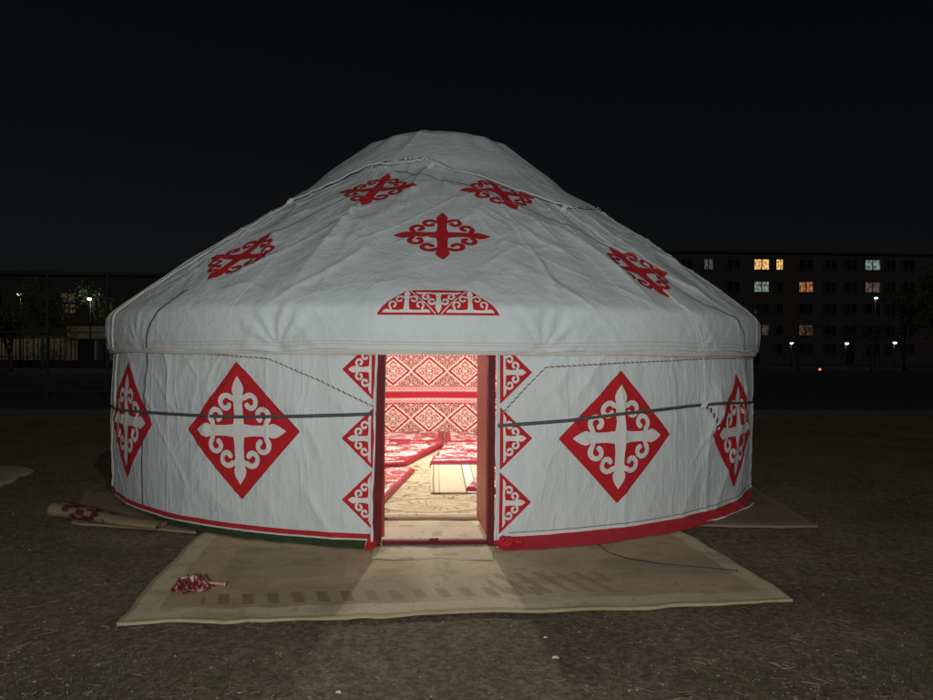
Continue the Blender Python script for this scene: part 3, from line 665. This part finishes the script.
tag(cloth_quad('far_mat', [(-6.5, -1.75), (-4.98, -1.62), (-5.25, -.10), (-6.7, .1)], 70, 60, M['rug'], plain_paint((.27, .26, .21), 241), -.006, .02, .03, .06, round_=.25, seed=242), 'pale grey mat lying alone on the soil far left of the yurt', 'mat')
# rolled carpet: a spiral of thick cloth
rl = empty('rolled_carpet', (0, 0, 0), 0, 'rolled tan carpet with dark red pattern lying by the left wall', 'carpet')
A_, B_ = np.array((-3.62, -2.86, 0.)), np.array((-2.45, -3.34, 0.)); ax = (B_ - A_) / np.linalg.norm(B_ - A_); nx = np.array((-ax[1], ax[0], 0))
nl, ns = 60, 90; a = np.linspace(0, 2 * pi * 3.2, ns); rad = .022 + .062 * a / a[-1]
V = []; colr = []
for i in range(nl):
    q = i / (nl - 1); sq = 1 - .55 * q; base = A_ + (B_ - A_) * q + np.array((0, 0, .076 * sq)) + nx * .02 * sin(q * 7)
    for k in range(ns):
        p = base + nx * rad[k] * cos(a[k]) * (1.15 - .1 * q) + np.array((0, 0, rad[k] * sin(a[k]) * sq * .9)) + ax * .015 * sin(a[k] * 1.3); V.append(p)
        n_ = vn(np.array(q * 14), np.array(a[k] * 1.2), 251); red_ = (n_ > .52) and .10 < q < .55
        colr.append((.085, .018, .018) if red_ else (.23, .17, .10))
mesh('carpet_body', V, grid_faces(ns, nl), M['rug'], rl, True, col=np.array(colr))
# crumpled patterned cloth with a stick, left on the mat
toy = empty('crumpled_cloth', (-1.62, -4.92, .016), 0, 'small crumpled dark red patterned cloth bundle with a tan handle on the mat', 'cloth')
U, V = np.meshgrid(np.linspace(0, 2 * pi, 80), np.linspace(0, 1, 40))
rr = (.045 + .085 * np.sin(pi * V ** .8) ** .8) * (.75 + .5 * vn(np.cos(U) * 2 + 5, np.sin(U) * 2 + V * 4, 261)); hh = .065 * np.sin(pi * np.clip(1 - V, 0, 1) / 2) * (.55 + .9 * vn(np.cos(U) * 2.5 + 9, np.sin(U) * 2.5 + V * 3, 262))
rr = .125 * V ** .7 * (.72 + .55 * vn(np.cos(U) * 2 + 5, np.sin(U) * 2 + V * 2, 261)); hh = np.clip(.062 * (1 - V ** 2.2) * (.35 + 1.1 * ridge(np.cos(U) * rr * 16 + 9, np.sin(U) * rr * 16 + V * 2, 262)), 0, 1)
n_ = fbm(np.cos(U) * rr * 60 + 20, np.sin(U) * rr * 60 + 20, 263, 2); col = np.zeros(U.shape + (3,)) + rgb(.13, .012, .018)
col = lay(col, n_ > .74, (.42, .32, .27)); col = lay(col, n_ < .36, (.05, .012, .012)); col = lay(col, np.abs(n_ - .52) < .02, (.35, .22, .10))
mesh('cloth', np.stack([rr * np.cos(U) * 1.05, rr * np.sin(U) * .75, hh], -1).reshape(-1, 3), grid_faces(80, 40), M['quilt'], toy, True, col=col.reshape(-1, 3))
b = MB(); b.tube([(.06, .015, .030), (.13, .02, .026), (.19, .015, .020), (.215, .012, .018)], [.011, .009, .012, .016], 8); b.build('handle', mat('tan_wood', (.38, .26, .15), .6, .2, 20), toy, True)
b = MB(); P = [(1.30, -3.98, .03), (1.34, -4.21, .026), (1.45, -4.36, .024), (1.65, -4.49, .024), (1.95, -4.58, .022), (2.20, -4.66, .018)]
Pd = []
for i in range(len(P) - 1):
    for q in np.linspace(0, 1, 8)[:-1]: Pd.append([P[i][k] * (1 - q) + P[i + 1][k] * q for k in range(3)])
b.tube(Pd, .0045, 6); tag(b.build('cable', M['black'], None, True), 'thin black cable running from the red hem across the mat', 'cable')

# ------------------------------------------------------------------ loose straw, grass and pebbles on the soil
def on_mat(x, y): return (-2.0 < x < 2.35 and y > -5.45 + (x + 1.87) * .055) or math.hypot(x, y) < 4.05
rs = np.random.RandomState(5)
def scatter(n, f):
    out = []
    while len(out) < n:
        z = 2.6 + 9 * rs.rand() ** 1.6; px = rs.uniform(-60, 990); x, y = at(px, 350, z).x, at(px, 350, z).y
        if not on_mat(x, y) and f(x, y): out.append((x, y))
    return out
b = MB(); V = []; F = []
for x, y in scatter(5200, lambda x, y: vn(x * 1.1, y * 1.1, 271) ** 1.5 > rs.rand() * .8):
    L = .010 + .09 * rs.rand() ** 4; a = rs.rand() * 2 * pi; k = rs.uniform(-.8, .8); w_ = .0008 + .0014 * rs.rand(); z0 = float(ground_z(x, y)) + .003
    pts = []
    for q in (-.5, 0, .5): pts.append((x + cos(a) * L * q - sin(a) * k * L * q * q, y + sin(a) * L * q + cos(a) * k * L * q * q, z0 + .006 * rs.rand()))
    b0 = len(V)
    for p in pts: V += [(p[0] - sin(a) * w_, p[1] + cos(a) * w_, p[2]), (p[0] + sin(a) * w_, p[1] - cos(a) * w_, p[2] + .002)]
    F += [(b0, b0 + 1, b0 + 3, b0 + 2), (b0 + 2, b0 + 3, b0 + 5, b0 + 4)]
tag(mesh('dry_straw', V, F, mat('straw', (.23, .19, .125), .8, .6, 3)), 'scattered dry straw and stalks on the trodden soil', 'straw', kind='stuff')
V = []; F = []
def grass_ok(x, y): return sstep(.50, .72, vn(x * 1.3 + 3, y * 1.3 + 8, 272)) > rs.rand()
for x, y in scatter(2600, grass_ok):
    for k in range(4):
        a = rs.rand() * 2 * pi; L = .012 + .03 * rs.rand(); lean = rs.uniform(.3, 1.4); w_ = .0016; ox, oy = rs.normal(0, .012, 2); z0 = float(ground_z(x, y)) - .002
        b0 = len(V); ux, uy = -sin(a) * w_, cos(a) * w_
        V += [(x + ox - ux, y + oy - uy, z0), (x + ox + ux, y + oy + uy, z0), (x + ox + cos(a) * L * lean, y + oy + sin(a) * L * lean, z0 + L)]; F.append((b0, b0 + 1, b0 + 2))
tag(mesh('sparse_grass', V, F, mat('short_grass', (.050, .075, .022), .7, .4, 5)), 'sparse short grass tufts on the trodden soil', 'grass', kind='stuff')
V = []; F = []
ico = [(0, 0, 1), (.9, 0, .3), (.28, .85, .3), (-.72, .52, .3), (-.72, -.52, .3), (.28, -.85, .3)]; icf = [(0, 1, 2), (0, 2, 3), (0, 3, 4), (0, 4, 5), (0, 5, 1), (1, 5, 4, 3, 2)]
for x, y in scatter(3000, lambda x, y: True):
    s_ = .003 + .012 * rs.rand() ** 4; a = rs.rand() * 6.28; e = rs.uniform(.5, 1); b0 = len(V); z0 = float(ground_z(x, y))
    V += [(x + s_ * (px * cos(a) - py * e * sin(a)), y + s_ * (px * sin(a) + py * e * cos(a)), z0 + s_ * pz * .7) for px, py, pz in ico]; F += [[i + b0 for i in f] for f in icf]
tag(mesh('pebbles', V, F, mat('pebble', (.24, .21, .16), .9, .6, 6), None, False), 'small pebbles and clods strewn over the soil', 'pebbles', kind='stuff')

for px, py, lab, sc in ((557, 658, 'pale torn paper scrap on the soil right of centre', .022), (547, 638, 'tiny white paper scrap just before the mat edge', .014), (340, 694, 'pale paper scrap at the lower edge left of the doorway', .016)):
    k = at(px, py, 1.); t = H / (H - k.z); x, y = k.x * t, (k.y + DC) * t - DC
    V = [(x + sc * cos(a) * r_, y + sc * sin(a) * r_, .004 + .006 * q) for a, r_, q in zip(np.linspace(0, 5.4, 7), (1, .7, 1.1, .6, 1, .8, .9), (0, 1, .2, 1, 0, .8, .3))]
    tag(mesh('paper_scrap', V + [(x, y, .012)], [(i, (i + 1) % 7, 7) for i in range(7)], M['orn'], None, False), lab, 'paper scrap', 'paper scraps on the soil')

# ------------------------------------------------------------------ work lamp that lights the yurt's front, behind the viewpoint
wl = empty('work_lamp', (-.2, -12.2, 0), 0, 'tripod work lamp facing the yurt doorway from behind the viewpoint', 'lamp')
b = MB()
for k in range(3):
    a = k * 2 * pi / 3 + .5; b.tube([(0, 0, .75), (.45 * cos(a), .45 * sin(a), .0)], .012, 8)
b.build('tripod', M['black'], wl)
b = MB(); b.tube([(0, 0, .6), (0, 0, 2.10)], .016, 8); b.build('mast', M['black'], wl)
b = MB(); b.box((0, -.06, 2.25), (.30, .10, .24), bev=.01); b.build('lamp_head', M['black'], wl)
b = MB(); b.box((0, .0, 2.25), (.27, .012, .21)); b.build('lamp_glass', M['lampw'], wl)
sp = lamp('lamp_beam', 'SPOT', (0, .03, 2.25), WORK_LIGHT, (1, .985, .95), .11, wl)
sp.data.spot_size = radians(150); sp.data.spot_blend = .5
sp.rotation_euler = (Vector((.2, 8.2, -1.05))).to_track_quat('-Z', 'Y').to_euler()

# ------------------------------------------------------------------ background left: court fence, trees, lit wall and garage
fe = empty('court_fence', (-11.8, 12.86, 0), 0, 'tall dark wire mesh court fence left of the yurt', 'fence')
xs = [-6.0 + 1.85 * k for k in range(10)]
for x in xs: b = MB(); b.box((x, 0, 2.02), (.06, .06, 4.04)); b.build('post', M['metal'], fe)
for z in (.25, 2.1, 3.98): b = MB(); b.box((xs[0] / 2 + xs[-1] / 2, -.045, z), (xs[-1] - xs[0], .03, .04)); b.build('rail', M['metal'], fe)
b = MB()
for x in np.arange(xs[0], xs[-1], .16): b.box((x, .04, 2.1), (.005, .005, 3.7))
for z in np.arange(.3, 3.95, .16): b.box((xs[0] / 2 + xs[-1] / 2, .046, z), (xs[-1] - xs[0], .005, .005))
b.build('wire_mesh', M['metal'], fe)
def street_lamp(px, py, Z, label, m, e, col, arm=.5):
    p = at(px, py, Z); o = empty('street_lamp', (p.x, p.y, 0), 0, label, 'street lamp', 'lit street lamps in the distance')
    b = MB(); b.tube([(0, 0, 0), (0, 0, p.z * .6), (0, 0, p.z + .05)], [.07, .055, .04], 8); b.build('pole', M['metal'], o, True)
    b = MB(); b.box((0, -.12, p.z + .09), (.20, .44, .06), bev=.02); b.build('lamp_head', M['metal'], o)
    b = MB(); b.lathe((0, -.14, p.z - .10), [(.001, 0), (.13, .02), (.17, .08), (.16, .155)], 14); b.build('lamp_globe', m, o, True)
    if e: lamp('street_light', 'POINT', (0, .35, p.z - .25), e, col, .15, o)
    return o
street_lamp(90, 301, 56.0, 'white street lamp nearest the left edge of the yurt', M['lampw'], STREET_LIGHT, (.95, 1, .85))
street_lamp(20, 297, 55.6, 'warm yellow street lamp glimmering among the trees', M['lampy'], STREET_LIGHT * .6, (1, .8, .5))
wlw = empty('boundary_wall', (0, 0, 0), 0, 'low yellowish boundary wall with railings behind the court', 'wall')
p0, p1 = at(-60, 350, 57), at(64, 350, 57)
L = p1.x - p0.x; cx = (p0.x + p1.x) / 2
b = MB(); b.box((cx, p0.y + .2, 1.25), (L, .25, 2.5)); b.build('wall_body', M['plaster'], wlw)
b = MB(); b.box((cx, p0.y + .2, 2.54), (L + .1, .36, .08)); b.build('coping', M['kerb'], wlw)
rf = empty('railing', (0, 0, 0), 0, 'dark upright bar railing standing before the yellowish wall', 'railing')
b = MB()
for k in range(34): b.box((p0.x + .3 + k * .42 + .08 * sin(k * 3), p0.y - 1.6, 1.25), (.05, .05, 2.3))
b.build('bars', M['black'], rf)
b = MB(); b.box((cx + 2, p0.y - 1.6, .32), (L + 5, .07, .62)); b.box((cx + 2, p0.y - 1.6, 2.36), (L + 5, .06, .06)); b.build('rails', M['black'], rf)
ga = empty('garage', (0, 0, 0), 0, 'small beige outbuilding with a dark door right of the yellowish wall', 'garage')
p2 = at(67, 350, 56); b = MB(); b.box((p2.x + 1.75, p2.y + 2, 1.8), (3.5, 4, 3.6)); b.build('walls', M['plaster'], ga)
b = MB(); b.box((p2.x + 1.75, p2.y + 1.9, 3.66), (3.8, 4.4, .12)); b.build('roof', M['roofing'], ga)
b = MB(); b.box((p2.x + 1.5, p2.y - .03, 1.15), (1.3, .06, 2.3)); b.build('door', M['black'], ga)
b = MB(); b.box((p2.x + 2.9, p2.y - .03, 1.15), (.9, .06, 2.3)); b.build('door', M['roofing'], ga)

def tree_parts(h, spread, seed, dens=1.):
    r = random.Random(seed); tb = MB(); ends = []
    def limb(p, d, L, rad, lev):
        pts = [p.copy()]; q = p.copy(); dd = d.copy()
        for i in range(5):
            dd = (dd + Vector((r.uniform(-.18, .18), r.uniform(-.18, .18), r.uniform(-.05, .12)))).normalized(); q = q + dd * L / 5; pts.append(q.copy())
        tb.tube(pts, [rad * (1 - .14 * i) for i in range(6)], 6)
        if lev >= 2: ends.extend([pts[3], pts[5]]); return
        for k in range(4 + lev):
            a = r.uniform(0, 6.28); base = pts[r.choice((2, 3, 4, 5))]
            limb(base, (dd * .7 + Vector((cos(a) * spread, sin(a) * spread, r.uniform(.1, .6)))).normalized(), L * r.uniform(.5, .75), rad * .5, lev + 1)
    limb(Vector((0, 0, 0)), Vector((0, 0, 1)), h * .45, h * .022, 0)
    V = []; F = []
    for e in ends:
        for k in range(int(34 * dens)):
            c = e + Vector((r.gauss(0, h * .055), r.gauss(0, h * .055), r.gauss(0, h * .045))); s_ = h * r.uniform(.008, .017)
            u = Vector((r.uniform(-1, 1), r.uniform(-1, 1), r.uniform(-1, 1))).normalized() * s_; v = u.cross(Vector((r.uniform(-1, 1), r.uniform(-1, 1), r.uniform(-1, 1)))).normalized() * s_ * .6
            b0 = len(V); V += [c - u, c + v, c + u, c - v]; F.append((b0, b0 + 1, b0 + 2, b0 + 3))
    return tb, V, F
def tree(px, Z, h, spread, seed, m, label, dens=1.):
    p = at(px, 350, Z); o = empty('tree', (p.x, p.y, 0), random.uniform(0, 6), label, 'tree', 'dark trees in the distance')
    tb, V, F = tree_parts(h, spread, seed, dens); tb.build('trunk', M['bark'], o, True); mesh('crown', V, F, m, o, False)
tree(12, 46, 6.4, .8, 1, M['leaf'], 'leafy green tree left of the fence post, lit by the warm lamp', 1.3)
tree(42, 52, 7.4, .8, 2, M['leaf'], 'dark green tree between the two street lamps left of the yurt', 1.2)
tree(-25, 44, 7, .9, 3, M['leaf'], 'dark tree at the far left edge behind the court fence')
tree(104, 60, 8.0, .8, 4, M['leaf'], 'dark tree behind the small beige outbuilding')
tree(905, 62, 9.5, .7, 5, M['leaf2'], 'tall thin-leaved tree before the right end of the apartment block', .6)
tree(872, 58, 5.6, .9, 6, M['leaf2'], 'low sparse tree beside the rightmost street lamp', .35)
tree(798, 60, 5.0, .9, 7, M['leaf2'], 'small bare tree between the apartment block and the left of the three lamps', .25)
tree(948, 50, 10, .8, 8, M['leaf2'], 'broad dark tree cut by the right edge of the picture', .8)

# ------------------------------------------------------------------ background right: apartment block
def block(name, x0, x1, y, h, label):
    o = empty(name, ((x0 + x1) / 2, y, 0), 0, label, 'building'); L = x1 - x0
    b = MB(); b.box((0, 6, h / 2), (L, 12, h)); b.build('walls', M['brick'], o)
    b = MB(); b.box((0, 6, h + .15), (L + .6, 12.6, .3)); b.build('roof', M['roofing'], o)
    return o
def window(par, x, z, w_, h, pane, cols=2):
    b = MB(); t = .12
    for q in range(cols + 1): b.box((x - w_ / 2 + w_ * q / cols, -.05, z), (t, .10, h + t))
    for q in (-.5, .5): b.box((x, -.045, z + q * h), (w_ - t, .09, t))
    f = b.build('window', M['bframe'], par)
    b = MB(); b.add([(x - w_ / 2, -.02, z - h / 2), (x + w_ / 2, -.02, z - h / 2), (x + w_ / 2, -.02, z + h / 2), (x - w_ / 2, -.02, z + h / 2)], [(0, 1, 2, 3)]); b.build('pane', pane, f)
bl = block('apartment_block', 14.0, 66.5, 80.6, 14.5, 'long brown five-storey apartment block with a few lit windows')
ox, oy = bl.location.x, bl.location.y
def wx(px):
    k = (px - 466.5) / 702; dx, dy = k * cos(YAW) + sin(YAW), -k * sin(YAW) + cos(YAW); t = (oy + DC) / dy; return dx * t - ox, t
cols_px = [(664, 1.7), (686, 1.7), (708, 1.25), (733, 1.7), (761, 2.05), (779, .95), (805.5, 1.95), (830, 1.7), (850, 1.7), (872, 2.1), (890, 1.3), (908, 1.7)]
litmap = {(708, 0): 'grey', (761, 0): 'warm', (779, 0): 'warm', (872, 0): 'green', (761, 1): 'green', (805.5, 1): 'orange', (872, 1): 'pink', (761, 3): 'dim', (805.5, 3): 'dim'}
for cpx, ww in cols_px:
    x, t = wx(cpx)
    for r_i, py in enumerate((263, 285.3, 307, 328.5, 347)):
        hh_ = 1.42; z = H + (350 - py) / 702 * t
        key = litmap.get((cpx, r_i))
        window(bl, x, z, ww, hh_, LIT[key] if key else M['glass'], 2 if ww > 1.1 else 1)
for x in (-10, 2, 14.5):
    b = MB(); b.box((x, -.5, 1.25), (1.7, 1, 2.5)); b.build('entrance_porch', M['brick'], bl)
bl2 = block('apartment_block', -64, -30, 88, 11.5, 'far dark apartment block behind the trees at left with dim windows')
for i, (x, z, k) in enumerate([(-9, 2.2, None), (-5, 5.1, None), (-1, 8.2, None), (3, 2.2, None), (6, 5.1, None), (9, 8.2, None), (-13, 5.1, None), (-13, 8.2, None), (12, 5.1, None)]): window(bl2, x, z, 1.8, 1.4, M['glass'])
for px, py in ((68, 300), (69, 311), (8, 319)):
    k = (px - 466.5) / 702; t = (88 + DC) / (-k * sin(YAW) + cos(YAW)); x = (k * cos(YAW) + sin(YAW)) * t + 47
    window(bl2, x, H + (350 - py) / 702 * t, 1.9, 1.3, LIT['dim'])
street_lamp(791, 341.5, 70, 'leftmost of the three low lit lamps before the apartment block', M['lampw'], 8, (.9, .95, 1))
street_lamp(846, 341.5, 70, 'brightest middle lamp of the three low lamps before the apartment block', M['lampw'], 14, (.9, .95, 1))
street_lamp(894, 340.5, 70, 'rightmost of the three low lit lamps before the apartment block', M['lampw'], 7, (.9, .95, 1))
street_lamp(875, 296, 77, 'tall white lamp just under the dim pink window of the apartment block', M['lampw'], 7, (.9, .95, 1))
f2 = empty('low_fence', (0, 0, 0), 0, 'low dark fence at the far side of the court before the apartment block', 'fence')
pa, pb = at(700, 350, 64), at(960, 350, 64)
b = MB()
for q in np.linspace(0, 1, 60): b.box((pa.x + (pb.x - pa.x) * q, 53.6, .75), (.05, .05, 1.5))
b.build('pickets', M['metal'], f2)
b = MB(); b.box(((pa.x + pb.x) / 2, 53.55, 1.42), (pb.x - pa.x, .04, .06)); b.box(((pa.x + pb.x) / 2, 53.55, .25), (pb.x - pa.x, .04, .06)); b.build('rails', M['metal'], f2)
p = at(820, 367.5, 37); mk = empty('marker_lamp', (p.x, p.y, 0), 0, 'small red lamp on a short post on the dark court', 'lamp')
b = MB(); b.tube([(0, 0, 0), (0, 0, p.z - .06)], .03, 8); b.build('post', M['black'], mk)
b = MB(); b.lathe((0, 0, p.z - .06), [(.001, 0), (.055, .01), (.06, .06), (.04, .11), (.001, .125)], 12); b.build('lamp_lens', M['redlamp'], mk, True)
